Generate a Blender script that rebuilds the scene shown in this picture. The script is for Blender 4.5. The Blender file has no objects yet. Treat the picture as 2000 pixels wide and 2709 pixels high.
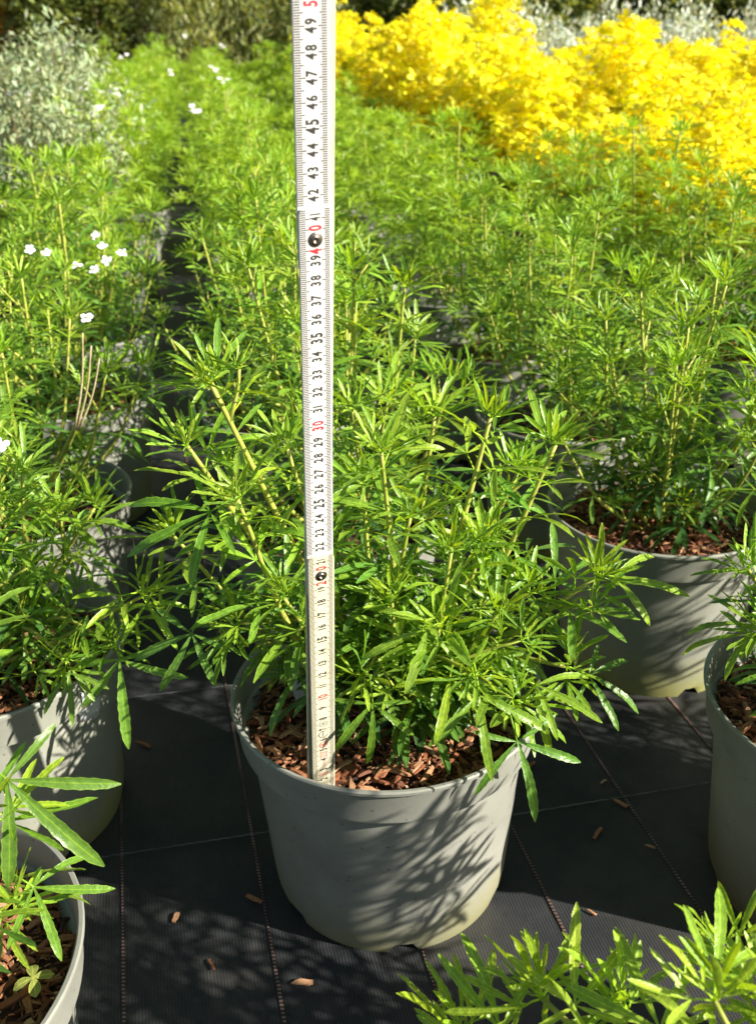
import bpy, math, random
import numpy as np
from mathutils import Vector, Matrix

sc = bpy.context.scene
COL = sc.collection
CM = 0.01
HP = 18.3                       # pot height in cm: the rim plane lies 18.3 cm above the ground

# ------------------------------------------------------------------ camera
TH, RO = math.radians(26.217), -0.025
Fv = Vector((0, math.cos(TH), -math.sin(TH)))
r0 = Vector((1, 0, 0)); u0 = r0.cross(Fv)
Rv = math.cos(RO) * r0 + math.sin(RO) * u0
Uv = -math.sin(RO) * r0 + math.cos(RO) * u0
cam_d = bpy.data.cameras.new('camera'); cam = bpy.data.objects.new('camera', cam_d); COL.objects.link(cam)
M = Matrix((Rv, Uv, -Fv)).transposed().to_4x4(); M.translation = Vector((0, 0, (45.49 + HP) * CM))
cam.matrix_world = M
cam_d.sensor_fit = 'VERTICAL'; cam_d.sensor_height = 24.0; cam_d.lens = 24.0 * 2600 / 2709
cam_d.clip_start = 0.01; cam_d.clip_end = 500
cam_d.dof.use_dof = True; cam_d.dof.focus_distance = 0.60; cam_d.dof.aperture_fstop = 8.8
sc.camera = cam

# ------------------------------------------------------------------ light
SUN_EL = math.radians(29); SUN_DIR = Vector((0.925, -0.38, 0)).normalized()
to_sun = Vector((SUN_DIR.x * math.cos(SUN_EL), SUN_DIR.y * math.cos(SUN_EL), math.sin(SUN_EL)))
sd = bpy.data.lights.new('sun', 'SUN'); sd.energy = 5.0; sd.angle = math.radians(0.53); sd.color = (1.0, 0.93, 0.82)
so = bpy.data.objects.new('sun', sd); COL.objects.link(so)
so.rotation_euler = to_sun.to_track_quat('Z', 'Y').to_euler(); so.location = (2, -1, 3)
w = bpy.data.worlds.new('World'); sc.world = w; w.use_nodes = True
nt = w.node_tree; bg = nt.nodes['Background']
sky = nt.nodes.new('ShaderNodeTexSky'); sky.sky_type = 'NISHITA'; sky.sun_disc = False
sky.sun_elevation = SUN_EL; sky.sun_rotation = math.atan2(SUN_DIR.x, SUN_DIR.y)
nt.links.new(sky.outputs[0], bg.inputs[0]); bg.inputs[1].default_value = 0.05
vs = sc.view_settings; vs.view_transform = 'Standard'; vs.look = 'None'; vs.gamma = 1.0; vs.exposure = 1.12
vs.use_curve_mapping = False

# ------------------------------------------------------------------ material helpers
def mat(name):
    m = bpy.data.materials.new(name); m.use_nodes = True
    n = m.node_tree.nodes; l = m.node_tree.links
    return m, n, l, n['Principled BSDF']
def noise(n, scale, detail=4, rough=0.6):
    t = n.new('ShaderNodeTexNoise'); t.inputs['Scale'].default_value = scale
    t.inputs['Detail'].default_value = detail; t.inputs['Roughness'].default_value = rough
    return t
def ramp(n, stops):
    r = n.new('ShaderNodeValToRGB'); e = r.color_ramp.elements
    e[0].position, e[0].color = stops[0][0], (*stops[0][1], 1)
    e[1].position, e[1].color = stops[1][0], (*stops[1][1], 1)
    for p, c in stops[2:]:
        k = e.new(p); k.color = (*c, 1)
    return r
def mixc(n, l, fac, a, b, kind='MIX'):
    m = n.new('ShaderNodeMix'); m.data_type = 'RGBA'; m.blend_type = kind
    for s, v in ((m.inputs[0], fac), (m.inputs[6], a), (m.inputs[7], b)):
        if hasattr(v, 'links'): l.new(v, s)
        elif isinstance(v, (int, float)): s.default_value = v
        else: s.default_value = (*v, 1)
    return m.outputs[2]
def bump(n, l, h, strength, dist, target):
    b = n.new('ShaderNodeBump'); b.inputs['Strength'].default_value = strength
    b.inputs['Distance'].default_value = dist; l.new(h, b.inputs['Height']); l.new(b.outputs[0], target)

def leaf_material(name, source, trans=0.36, rib=(1.9, 1.7, 1.1), rough=0.33):
    """blade colour from the object's own colour or from the mesh's tint; pale midrib and margin"""
    m, n, l, p = mat(name)
    if source == 'object':
        oi = n.new('ShaderNodeObjectInfo'); colr = oi.outputs['Color']
    else:
        at = n.new('ShaderNodeAttribute'); at.attribute_name = 'tint'; colr = at.outputs['Color']
    ac = n.new('ShaderNodeAttribute'); ac.attribute_name = 'across'
    rr = ramp(n, [(0.0, rib), (0.13, (1, 1, 1)), (0.84, (0.92, 0.92, 0.92)), (1.0, (2.0, 1.8, 1.5))])
    l.new(ac.outputs['Fac'], rr.inputs[0])
    col = mixc(n, l, 1.0, colr, rr.outputs[0], 'MULTIPLY')
    tx = n.new('ShaderNodeTexCoord'); nz = noise(n, 260, 3); l.new(tx.outputs['Object'], nz.inputs['Vector'])
    nr = ramp(n, [(0.3, (0.72, 0.78, 0.7)), (0.7, (1.22, 1.18, 1.2))]); l.new(nz.outputs[0], nr.inputs[0])
    col = mixc(n, l, 1.0, col, nr.outputs[0], 'MULTIPLY')
    l.new(col, p.inputs['Base Color']); p.inputs['Roughness'].default_value = rough
    p.inputs['Specular IOR Level'].default_value = 0.55
    bump(n, l, nz.outputs[0], 0.5, 0.0012, p.inputs['Normal'])
    t = n.new('ShaderNodeBsdfTranslucent')
    tc = mixc(n, l, 1.0, col, (1.75, 1.55, 0.45), 'MULTIPLY'); l.new(tc, t.inputs[0])
    mx = n.new('ShaderNodeMixShader'); mx.inputs[0].default_value = trans
    l.new(p.outputs[0], mx.inputs[1]); l.new(t.outputs[0], mx.inputs[2])
    l.new(mx.outputs[0], n['Material Output'].inputs[0])
    return m
LEAF = leaf_material('green_leaf', 'object')
FOL = leaf_material('green_foliage', 'tint')
GOLD = leaf_material('golden_foliage', 'tint', 0.3, (1.1, 1.1, 1.0), 0.5)
SILV = leaf_material('silver_foliage', 'tint', 0.15, (1.1, 1.1, 1.1), 0.7)

def simple(name, c1, c2, scale, rough=0.6, bstr=0.2, bdist=0.002, spec=0.4):
    m, n, l, p = mat(name); tx = n.new('ShaderNodeTexCoord'); nz = noise(n, scale)
    l.new(tx.outputs['Object'], nz.inputs['Vector'])
    r = ramp(n, [(0.35, c1), (0.68, c2)]); l.new(nz.outputs[0], r.inputs[0]); l.new(r.outputs[0], p.inputs['Base Color'])
    p.inputs['Roughness'].default_value = rough; p.inputs['Specular IOR Level'].default_value = spec
    if bstr: bump(n, l, nz.outputs[0], bstr, bdist, p.inputs['Normal'])
    return m
STEM = simple('green_stem', (0.30, 0.36, 0.05), (0.46, 0.46, 0.09), 90, 0.5)
DRY = simple('dry_stalk', (0.42, 0.32, 0.17), (0.62, 0.52, 0.32), 120, 0.8)
WOODST = simple('woody_stem', (0.10, 0.065, 0.035), (0.2, 0.14, 0.08), 60, 0.9)
PETAL = simple('white_petal', (0.80, 0.80, 0.78), (0.88, 0.88, 0.86), 60, 0.6, 0.1)
PISTIL = simple('yellow_stamen', (0.6, 0.5, 0.08), (0.75, 0.62, 0.12), 300, 0.7)
PAPER = simple('white_label', (0.78, 0.79, 0.8), (0.85, 0.86, 0.86), 40, 0.35, 0.05)
INK = simple('black_ink', (0.03, 0.028, 0.025), (0.06, 0.055, 0.05), 400, 0.7, 0)
TICK = simple('grey_tick_ink', (0.035, 0.03, 0.026), (0.09, 0.075, 0.06), 300, 0.7, 0)
RED = simple('red_ink', (0.62, 0.02, 0.03), (0.74, 0.06, 0.07), 300, 0.6, 0)
PINK = simple('faded_red_ink', (0.70, 0.16, 0.14), (0.78, 0.34, 0.30), 500, 0.6, 0)

def ruler_mat(name, c1, c2):
    m, n, l, p = mat(name); tx = n.new('ShaderNodeTexCoord')
    nz = noise(n, 55, 6, 0.7); l.new(tx.outputs['Object'], nz.inputs['Vector'])
    r = ramp(n, [(0.33, c2), (0.5, c1)]); l.new(nz.outputs[0], r.inputs[0])
    nz2 = noise(n, 140, 5, 0.75); l.new(tx.outputs['Object'], nz2.inputs['Vector'])
    r2 = ramp(n, [(0.62, (1, 1, 1)), (0.74, (0.62, 0.6, 0.55))]); l.new(nz2.outputs[0], r2.inputs[0])
    c = mixc(n, l, 0.7, r.outputs[0], r2.outputs[0], 'MULTIPLY')
    l.new(c, p.inputs['Base Color']); p.inputs['Roughness'].default_value = 0.42
    bump(n, l, nz2.outputs[0], 0.1, 0.0005, p.inputs['Normal'])
    return m
CREAM = ruler_mat('cream_lacquer', (0.68, 0.65, 0.48), (0.58, 0.54, 0.37))
WHITE = ruler_mat('white_lacquer', (0.66, 0.66, 0.64), (0.60, 0.59, 0.54))
m, n, l, p = mat('steel_rivet'); STEEL = m
p.inputs['Metallic'].default_value = 1.0; p.inputs['Base Color'].default_value = (0.32, 0.27, 0.22, 1); p.inputs['Roughness'].default_value = 0.32

def pot_mat(name, base, dirt, algae):
    m, n, l, p = mat(name); tx = n.new('ShaderNodeTexCoord'); sp = n.new('ShaderNodeSeparateXYZ')
    l.new(tx.outputs['Object'], sp.inputs[0])
    nz = noise(n, 14, 6, 0.65); l.new(tx.outputs['Object'], nz.inputs['Vector'])
    nf = noise(n, 150, 5, 0.7); l.new(tx.outputs['Object'], nf.inputs['Vector'])
    r = ramp(n, [(0.3, tuple(v * 0.74 for v in base)), (0.7, tuple(min(1, v * 1.08) for v in base))]); l.new(nz.outputs[0], r.inputs[0])
    # small dark specks splashed on the wall
    vo = n.new('ShaderNodeTexVoronoi'); vo.inputs['Scale'].default_value = 95; l.new(tx.outputs['Object'], vo.inputs['Vector'])
    rs = ramp(n, [(0.05, (0.45, 0.43, 0.38)), (0.13, (1, 1, 1))]); l.new(vo.outputs['Distance'], rs.inputs[0])
    c = mixc(n, l, 0.8, r.outputs[0], rs.outputs[0], 'MULTIPLY')
    # algae and soil splashed up from the ground, ragged upper border
    ad = n.new('ShaderNodeMath'); ad.operation = 'MULTIPLY_ADD'; l.new(nz.outputs[0], ad.inputs[0]); ad.inputs[1].default_value = -0.09; l.new(sp.outputs['Z'], ad.inputs[2])
    ad2 = n.new('ShaderNodeMath'); ad2.operation = 'MULTIPLY_ADD'; l.new(nf.outputs[0], ad2.inputs[0]); ad2.inputs[1].default_value = -0.04; l.new(ad.outputs[0], ad2.inputs[2])
    mr = n.new('ShaderNodeMapRange'); l.new(ad2.outputs[0], mr.inputs[0])
    mr.inputs[1].default_value = -0.065; mr.inputs[2].default_value = -0.065 + 0.035 + dirt; mr.inputs[3].default_value = 0.9; mr.inputs[4].default_value = 0.0
    c = mixc(n, l, mr.outputs[0], c, algae)
    l.new(c, p.inputs['Base Color']); p.inputs['Roughness'].default_value = 0.5; p.inputs['Specular IOR Level'].default_value = 0.35
    bump(n, l, nf.outputs[0], 0.12, 0.0008, p.inputs['Normal'])
    return m
POT = pot_mat('grey_plastic', (0.298, 0.303, 0.262), 0.012, (0.26, 0.25, 0.12))
POT_ALG = pot_mat('grey_plastic_with_algae', (0.33, 0.34, 0.28), 0.02, (0.33, 0.33, 0.10))
POT_DIRTY = pot_mat('grey_plastic_with_soil', (0.29, 0.30, 0.25), 0.06, (0.12, 0.09, 0.03))

def chip_mat():
    m, n, l, p = mat('bark_chips')
    at = n.new('ShaderNodeAttribute'); at.attribute_name = 'tint'
    tx = n.new('ShaderNodeTexCoord'); mp = n.new('ShaderNodeMapping'); mp.inputs['Scale'].default_value = (1, 1, 1)
    nz = noise(n, 420, 4, 0.7); l.new(tx.outputs['Object'], nz.inputs['Vector'])
    r = ramp(n, [(0.3, (0.6, 0.55, 0.5)), (0.7, (1.25, 1.2, 1.15))]); l.new(nz.outputs[0], r.inputs[0])
    c = mixc(n, l, 1.0, at.outputs['Color'], r.outputs[0], 'MULTIPLY'); l.new(c, p.inputs['Base Color'])
    p.inputs['Roughness'].default_value = 0.8; bump(n, l, nz.outputs[0], 0.5, 0.001, p.inputs['Normal'])
    return m
CHIP = chip_mat()

def ground_mat():
    m, n, l, p = mat('black_woven_fabric'); tx = n.new('ShaderNodeTexCoord')
    mp = n.new('ShaderNodeMapping'); mp.inputs['Rotation'].default_value = (0, 0, -math.radians(12.7)); l.new(tx.outputs['Object'], mp.inputs[0])
    w1 = n.new('ShaderNodeTexWave'); w1.inputs['Scale'].default_value = 130; w1.bands_direction = 'X'; w1.inputs['Distortion'].default_value = 1.2; w1.inputs['Detail'].default_value = 2
    w1.inputs['Detail Scale'].default_value = 0.4
    w2 = n.new('ShaderNodeTexWave'); w2.inputs['Scale'].default_value = 150; w2.bands_direction = 'Y'; w2.inputs['Distortion'].default_value = 1.0
    for q in (w1, w2): l.new(mp.outputs[0], q.inputs['Vector'])
    nz = noise(n, 9, 7, 0.7); l.new(tx.outputs['Object'], nz.inputs['Vector'])
    nf = noise(n, 300, 4, 0.7); l.new(tx.outputs['Object'], nf.inputs['Vector'])
    r = ramp(n, [(0.3, (0.012, 0.014, 0.017)), (0.72, (0.030, 0.032, 0.035))]); l.new(nz.outputs[0], r.inputs[0])
    rw = ramp(n, [(0.2, (0.55, 0.55, 0.55)), (0.8, (1.5, 1.5, 1.5))]); l.new(w1.outputs[0], rw.inputs[0])
    c = mixc(n, l, 0.8, r.outputs[0], rw.outputs[0], 'MULTIPLY')
    rw2 = ramp(n, [(0.2, (0.85, 0.85, 0.85)), (0.8, (1.15, 1.15, 1.15))]); l.new(w2.outputs[0], rw2.inputs[0])
    c = mixc(n, l, 0.3, c, rw2.outputs[0], 'MULTIPLY')
    # dusty silt and a little moss
    nd = noise(n, 5.5, 8, 0.72); l.new(tx.outputs['Object'], nd.inputs['Vector'])
    rd = ramp(n, [(0.44, (0, 0, 0)), (0.72, (0.8, 0.8, 0.8))]); l.new(nd.outputs[0], rd.inputs[0])
    c = mixc(n, l, rd.outputs[0], c, (0.070, 0.066, 0.055))
    nm = noise(n, 16, 8, 0.8); l.new(tx.outputs['Object'], nm.inputs['Vector'])
    rm = ramp(n, [(0.66, (0, 0, 0)), (0.73, (0.8, 0.8, 0.8))]); l.new(nm.outputs[0], rm.inputs[0])
    c = mixc(n, l, rm.outputs[0], c, (0.06, 0.058, 0.018))
    rs = ramp(n, [(0.70, (0, 0, 0)), (0.78, (0.5, 0.5, 0.5))]); l.new(nf.outputs[0], rs.inputs[0])
    c = mixc(n, l, rs.outputs[0], c, (0.2, 0.17, 0.13))
    l.new(c, p.inputs['Base Color']); p.inputs['Roughness'].default_value = 0.62; p.inputs['Specular IOR Level'].default_value = 0.45
    ad = n.new('ShaderNodeMath'); ad.operation = 'ADD'; l.new(w1.outputs[0], ad.inputs[0]); ad.operation = 'MULTIPLY_ADD'; l.new(w2.outputs[0], ad.inputs[0]); ad.inputs[1].default_value = .35; l.new(w1.outputs[0], ad.inputs[2])
    bump(n, l, ad.outputs[0], 0.3, 0.0006, p.inputs['Normal'])
    return m
GROUND = ground_mat()
def thread_mat(name, a, b, scale):
    m, n, l, p = mat(name); tx = n.new('ShaderNodeTexCoord')
    w1 = n.new('ShaderNodeTexWave'); w1.bands_direction = 'Y'; w1.inputs['Scale'].default_value = scale; l.new(tx.outputs['Object'], w1.inputs['Vector'])
    nz = noise(n, 25, 5); l.new(tx.outputs['Object'], nz.inputs['Vector'])
    r = ramp(n, [(0.38, (0.03, 0.03, 0.03)), (0.5, a)]); l.new(w1.outputs[0], r.inputs[0])
    r2 = ramp(n, [(0.4, (0.35, 0.35, 0.35)), (0.62, (1, 1, 1))]); l.new(nz.outputs[0], r2.inputs[0])
    c = mixc(n, l, 1.0, r.outputs[0], r2.outputs[0], 'MULTIPLY'); l.new(c, p.inputs['Base Color']); p.inputs['Roughness'].default_value = 0.7
    return m
THREAD = thread_mat('pink_marker_thread', (0.36, 0.21, 0.175), None, 95)
PALE = simple('pale_thread', (0.05, 0.055, 0.06), (0.20, 0.21, 0.22), 35, 0.6, 0)

# ------------------------------------------------------------------ mesh helpers
def mesh(name, V, Fc, mats, across=None, tint=None, midx=None, smooth=True):
    me = bpy.data.meshes.new(name)
    me.from_pydata([tuple(v) for v in V], [], [tuple(int(i) for i in f) for f in Fc])
    for q in (mats if isinstance(mats, (list, tuple)) else [mats]): me.materials.append(q)
    if smooth: me.polygons.foreach_set('use_smooth', [True] * len(me.polygons))
    if across is not None:
        a = me.attributes.new('across', 'FLOAT', 'POINT'); a.data.foreach_set('value', np.asarray(across, np.float32))
    if tint is not None:
        a = me.attributes.new('tint', 'FLOAT_COLOR', 'POINT')
        t = np.ones((len(V), 4), np.float32); t[:, :3] = tint; a.data.foreach_set('color', t.ravel())
    if midx is not None: me.polygons.foreach_set('material_index', midx)
    me.update(); return me
def obj(name, me, parent=None, label=None, cat=None, group=None, kind=None, mw=None):
    o = bpy.data.objects.new(name, me); COL.objects.link(o)
    if parent is not None: o.parent = parent
    if mw is not None: o.matrix_local = mw
    tag(o, label, cat, group, kind); return o
def tag(o, label=None, cat=None, group=None, kind=None):
    if label: o['label'] = label
    if cat: o['category'] = cat
    if group: o['group'] = group
    if kind: o['kind'] = kind
def ell(x, y, z):                # rim-plane centimetres to world metres
    return Vector((x * CM, y * CM, (z + HP) * CM))

class Bag:                       # collects shapes for ONE mesh
    def __init__(s): s.V = []; s.F = []; s.m = []; s.n = 0
    def add(s, V, F, mi=0):
        s.V.append(np.asarray(V, float).reshape(-1, 3)); s.F += [[i + s.n for i in f] for f in F]; s.m += [mi] * len(F); s.n += len(V)
    def mesh(s, name, mats, smooth=True, k=CM): return mesh(name, np.vstack(s.V) * k, s.F, mats, midx=s.m, smooth=smooth)

def tube(P, rad, sides=6):
    P = np.asarray(P, float); N = len(P); V = []; F = []
    T = np.gradient(P, axis=0); T /= np.linalg.norm(T, axis=1)[:, None] + 1e-12
    up = np.array([0.3, 0.2, 0.9]) if abs(T[0][2]) < 0.8 else np.array([1, 0.1, 0.0])
    for i in range(N):
        a = np.cross(T[i], up); a /= np.linalg.norm(a); b = np.cross(T[i], a); up = -b if False else up
        for k in range(sides):
            t = 2 * math.pi * k / sides
            V.append(P[i] + rad[i] * (math.cos(t) * a + math.sin(t) * b))
    for i in range(N - 1):
        for k in range(sides):
            k2 = (k + 1) % sides
            F.append([i * sides + k, i * sides + k2, (i + 1) * sides + k2, (i + 1) * sides + k])
    F.append(list(range(sides))[::-1]); F.append([(N - 1) * sides + k for k in range(sides)])
    return np.array(V), F

def lathe(prof, seg=72, close=False):
    V = []; F = []; n = len(prof)
    for k in range(seg):
        a = 2 * math.pi * k / seg
        for r, z in prof: V.append((r * math.cos(a), r * math.sin(a), z))
    for k in range(seg):
        k2 = (k + 1) % seg
        for i in range(n - 1): F.append([k * n + i, k2 * n + i, k2 * n + i + 1, k * n + i + 1])
    return np.array(V), F

# ------------------------------------------------------------------ leaves
TT = [0, .12, .3, .5, .65, .8, .92, 1.0]; WW = [.10, .36, .72, .95, 1.0, .92, .62, .12]
def leaflet(rng, L, W, segs=17, droop=0.25, fold=0.30, teeth=True, tip=0.0):
    V = []; F = []; A = []; ang = rng.uniform(-.1, .1); y = z = 0.0; x = 0.0; dirz = tip
    bend = rng.uniform(-.25, .25); ph = rng.random() * 6
    for i in range(segs + 1):
        t = i / segs
        wd = float(np.interp(t, TT, WW)) * W
        if teeth and 0 < i < segs: wd *= (1.07 if i % 2 else 0.94)
        zz = fold * wd + (0.06 * W * math.sin(ph + t * 17) if teeth else 0)
        V += [(x - wd, y, z + zz), (x, y, z), (x + wd, y, z + zz - 0.12 * W * math.sin(ph + t * 13) * teeth)]; A += [1, 0, 1]
        dirz -= droop / segs * 2 * (0.4 + t); st = L / segs
        y += st * math.cos(dirz); z += st * math.sin(dirz); x += st * math.sin(bend * t)
    for i in range(segs):
        a = i * 3; F += [[a, a + 1, a + 4, a + 3], [a + 1, a + 2, a + 5, a + 4]]
    return np.array(V), F, A
def rotz(V, a): c, s = math.cos(a), math.sin(a); return np.stack([V[:, 0] * c - V[:, 1] * s, V[:, 0] * s + V[:, 1] * c, V[:, 2]], 1)
def rotx(V, a): c, s = math.cos(a), math.sin(a); return np.stack([V[:, 0], V[:, 1] * c - V[:, 2] * s, V[:, 1] * s + V[:, 2] * c], 1)

def palmate(rng, n=5, segs=17, young=False, L=6.9, pet=None, wide=1.0, teeth=True):
    """a stalked leaf with n finger-like leaflets; origin at the stalk's foot, stalk along +Y, face up +Z; cm"""
    pet = pet if pet is not None else rng.uniform(1.6, 3.0) * (0.55 if young else 1)
    Vs = []; Fs = []; As = []; k = 0
    Vp, Fp = tube([(0, 0, 0), (0, pet * .5, .12), (0, pet, 0)], [.10, .075, .07], 4 if segs > 6 else 3)
    Vs.append(Vp); Fs += Fp; As += [0.02] * len(Vp); k = len(Vp)
    half = (n - 1) / 2
    spread = rng.uniform(.78, 1.02) * (0.74 if young else 1.0)
    if n == 3: spread *= 1.15
    for i in range(n):
        q = (i - half); a = -q * spread + rng.uniform(-.12, .12)
        LL = L * (1.0 - 0.17 * abs(q)) * rng.uniform(.9, 1.06) * (.78 if young else 1)
        if n == 5 and abs(q) == 2: LL *= .86
        Wd = LL * rng.uniform(.052, .066) * wide
        V, F, A = leaflet(rng, LL, Wd, segs, droop=rng.uniform(.1, .55) if not young else rng.uniform(-.25, .25),
                          fold=rng.uniform(.2, .5) * (1.5 if young else 1), teeth=teeth)
        V = rotx(V, rng.uniform(-.15, .15) + (0.35 if young else 0.04))
        V = rotz(V, a) + np.array([0, pet, 0])
        Vs.append(V); Fs += [[j + k for j in f] for f in F]; As += A; k += len(V)
    return np.vstack(Vs), Fs, As
RNG = random.Random(7)
HERO = [palmate(RNG, n=(5, 5, 4, 5, 3)[i % 5]) for i in range(16)]
YOUNG = [palmate(RNG, n=(5, 4, 5, 3)[i % 4], young=True) for i in range(8)]
LOW = [palmate(RNG, n=(5, 4, 5)[i % 3], segs=5, teeth=False, wide=1.12) for i in range(8)]
LOWY = [palmate(RNG, n=5, segs=5, young=True, teeth=False, wide=1.1) for i in range(4)]
def ovate(rng, segs=6):
    Vs = []; Fs = []; As = []; k = 0; pet = rng.uniform(1.5, 2.6)
    Vp, Fp = tube([(0, 0, 0), (0, pet, 0)], [.09, .07], 3); Vs.append(Vp); Fs += Fp; As += [.5] * len(Vp); k = len(Vp)
    for i in range(3):
        LL = rng.uniform(4.2, 5.4) * (1 if i == 1 else .85)
        V, F, A = leaflet(rng, LL, LL * .24, segs, droop=rng.uniform(.2, .9), fold=.25, teeth=False)
        V = rotz(rotx(V, rng.uniform(-.2, .2)), (1 - i) * rng.uniform(.9, 1.2)) + np.array([0, pet, 0])
        Vs.append(V); Fs += [[j + k for j in f] for f in F]; As += A; k += len(V)
    return np.vstack(Vs), Fs, As
OVA = [ovate(RNG) for _ in range(8)]
def keypts(v): return v[0][np.linspace(0, len(v[0]) - 1, 40).astype(int)]
HERO_ME = [mesh('palmate_leaf', v[0] * CM, v[1], LEAF, v[2]) for v in HERO]
YOUNG_ME = [mesh('young_palmate_leaf', v[0] * CM, v[1], LEAF, v[2]) for v in YOUNG]
HERO_K = [keypts(v) for v in HERO]; YOUNG_K = [keypts(v) for v in YOUNG]

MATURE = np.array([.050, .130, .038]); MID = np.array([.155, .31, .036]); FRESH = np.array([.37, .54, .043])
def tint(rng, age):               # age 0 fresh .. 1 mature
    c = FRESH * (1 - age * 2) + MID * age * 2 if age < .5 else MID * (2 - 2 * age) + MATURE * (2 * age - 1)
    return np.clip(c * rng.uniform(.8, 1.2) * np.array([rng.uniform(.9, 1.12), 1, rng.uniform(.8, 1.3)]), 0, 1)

def frame(D, roll=0.0, up=(0, 0, 1)):
    D = np.asarray(D, float); D /= np.linalg.norm(D); up = np.asarray(up, float)
    X = np.cross(D, up)
    if np.linalg.norm(X) < 1e-3: X = np.array([1., 0, 0])
    X /= np.linalg.norm(X); Z = np.cross(X, D)
    c, s = math.cos(roll), math.sin(roll)
    return np.stack([X * c + Z * s, D, -X * s + Z * c], 1)

def spline(pts, n):
    pts = np.asarray(pts, float); P = np.vstack([2 * pts[0] - pts[1], pts, 2 * pts[-1] - pts[-2]]); out = []
    m_ = len(pts) - 1
    for k in range(n + 1):
        u = k / n * m_; i = min(int(u), m_ - 1); t = u - i; a, b, c, d = P[i:i + 4]
        out.append(.5 * ((2 * b) + (-a + c) * t + (2 * a - 5 * b + 4 * c - d) * t * t + (-a + 3 * b - 3 * c + d) * t ** 3))
    return np.array(out)

def grow(rng, stems, base_r=.28, inter=3.0, size=1.0, side=.5, bare=.12, vigor=1.0):
    """stems: list of waypoint lists in cm. Returns polylines with radii and leaves (pos, 3x3, scale, young, age)"""
    tubes = []; leaves = []
    def rosette(p, T, s, k):
        a0 = rng.random() * 6.28; b = np.cross(T, [.31, .2, .9]); b /= np.linalg.norm(b); c = np.cross(T, b)
        for i in range(k):
            a = a0 + i * 2.4 + rng.uniform(-.3, .3); e = .25 + .85 * i / k + rng.uniform(-.1, .1)
            D = math.cos(e) * (math.cos(a) * b + math.sin(a) * c) + math.sin(e) * T
            leaves.append((p, frame(D, rng.uniform(-.4, .4)), s * (.95 - .45 * i / k) * rng.uniform(.9, 1.1), 1, max(0, .38 - .4 * i / k) + rng.uniform(0, .15)))
    for wp in stems:
        n = max(8, int(np.linalg.norm(np.diff(np.asarray(wp, float), axis=0), axis=1).sum() / 1.2))
        P = spline(wp, n); seg = np.linalg.norm(np.diff(P, axis=0), axis=1); S = np.concatenate([[0], np.cumsum(seg)]); Ltot = S[-1]
        br = base_r * min(1.2, .55 + Ltot / 45)
        tubes.append((P, br * (1 - .55 * S / Ltot)))
        s = Ltot * bare + rng.uniform(1, 2.5); az = rng.random() * 6.28
        while s < Ltot - 1.0:
            p = np.array([np.interp(s, S, P[:, k]) for k in range(3)]); q = np.array([np.interp(min(s + .5, Ltot), S, P[:, k]) for k in range(3)])
            T = (q - p) / (np.linalg.norm(q - p) + 1e-9); b = np.cross(T, [.31, .2, .9]); b /= np.linalg.norm(b); c = np.cross(T, b)
            fr = s / Ltot; az += 1.57 + rng.uniform(-.35, .35)
            for o in (0, math.pi):
                a = az + o + rng.uniform(-.2, .2); e = .15 + .5 * fr + rng.uniform(-.2, .2)
                D = math.cos(e) * (math.cos(a) * b + math.sin(a) * c) + math.sin(e) * T
                if rng.random() < .93:
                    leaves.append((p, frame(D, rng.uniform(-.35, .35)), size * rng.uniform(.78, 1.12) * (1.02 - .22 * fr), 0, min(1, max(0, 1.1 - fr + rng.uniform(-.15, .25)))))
                if rng.random() < side * (1.0 - .55 * fr):
                    L2 = rng.uniform(1.5, 5.5) * vigor; e2 = rng.uniform(.5, .95)
                    D2 = math.cos(e2) * (math.cos(a) * b + math.sin(a) * c) + math.sin(e2) * T + np.array([0, 0, .25]); D2 /= np.linalg.norm(D2)
                    end = p + D2 * L2; tubes.append((spline([p, p + D2 * L2 * .5 + rng.uniform(-.2, .2), end], 4), np.linspace(br * .5, br * .3, 5)))
                    rosette(end, D2, size * .72, rng.choice((3, 4, 4, 5)))
            s += inter * rng.uniform(.75, 1.25) * (1.0 if fr < .75 else .7)
        T = P[-1] - P[-2]; T /= np.linalg.norm(T); rosette(P[-1], T, size * .9, rng.choice((5, 6, 7)))
    return tubes, leaves

def dome(rng, n, height, spread, lean=(0, 0)):
    st = []
    for i in range(n):
        a = i * 2.4 + rng.uniform(-.4, .4); rr = math.sqrt((i + .5) / n); h = height * (1.02 - .45 * rr * rr) * rng.uniform(.82, 1.12)
        R_ = spread * rr * rng.uniform(.8, 1.1); b = (2.2 * rr * math.cos(a), 2.2 * rr * math.sin(a), 0)
        tip = (R_ * math.cos(a) + lean[0], R_ * math.sin(a) + lean[1], h)
        mid = (b[0] + (tip[0] - b[0]) * .5 + rng.uniform(-.9, .9) + .14 * R_ * math.cos(a), b[1] + (tip[1] - b[1]) * .5 + rng.uniform(-.9, .9) + .14 * R_ * math.sin(a), h * .48)
        st.append([b, mid, tip])
    return st

def place(v, p, B, s): return (v * s) @ B.T + p

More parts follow.
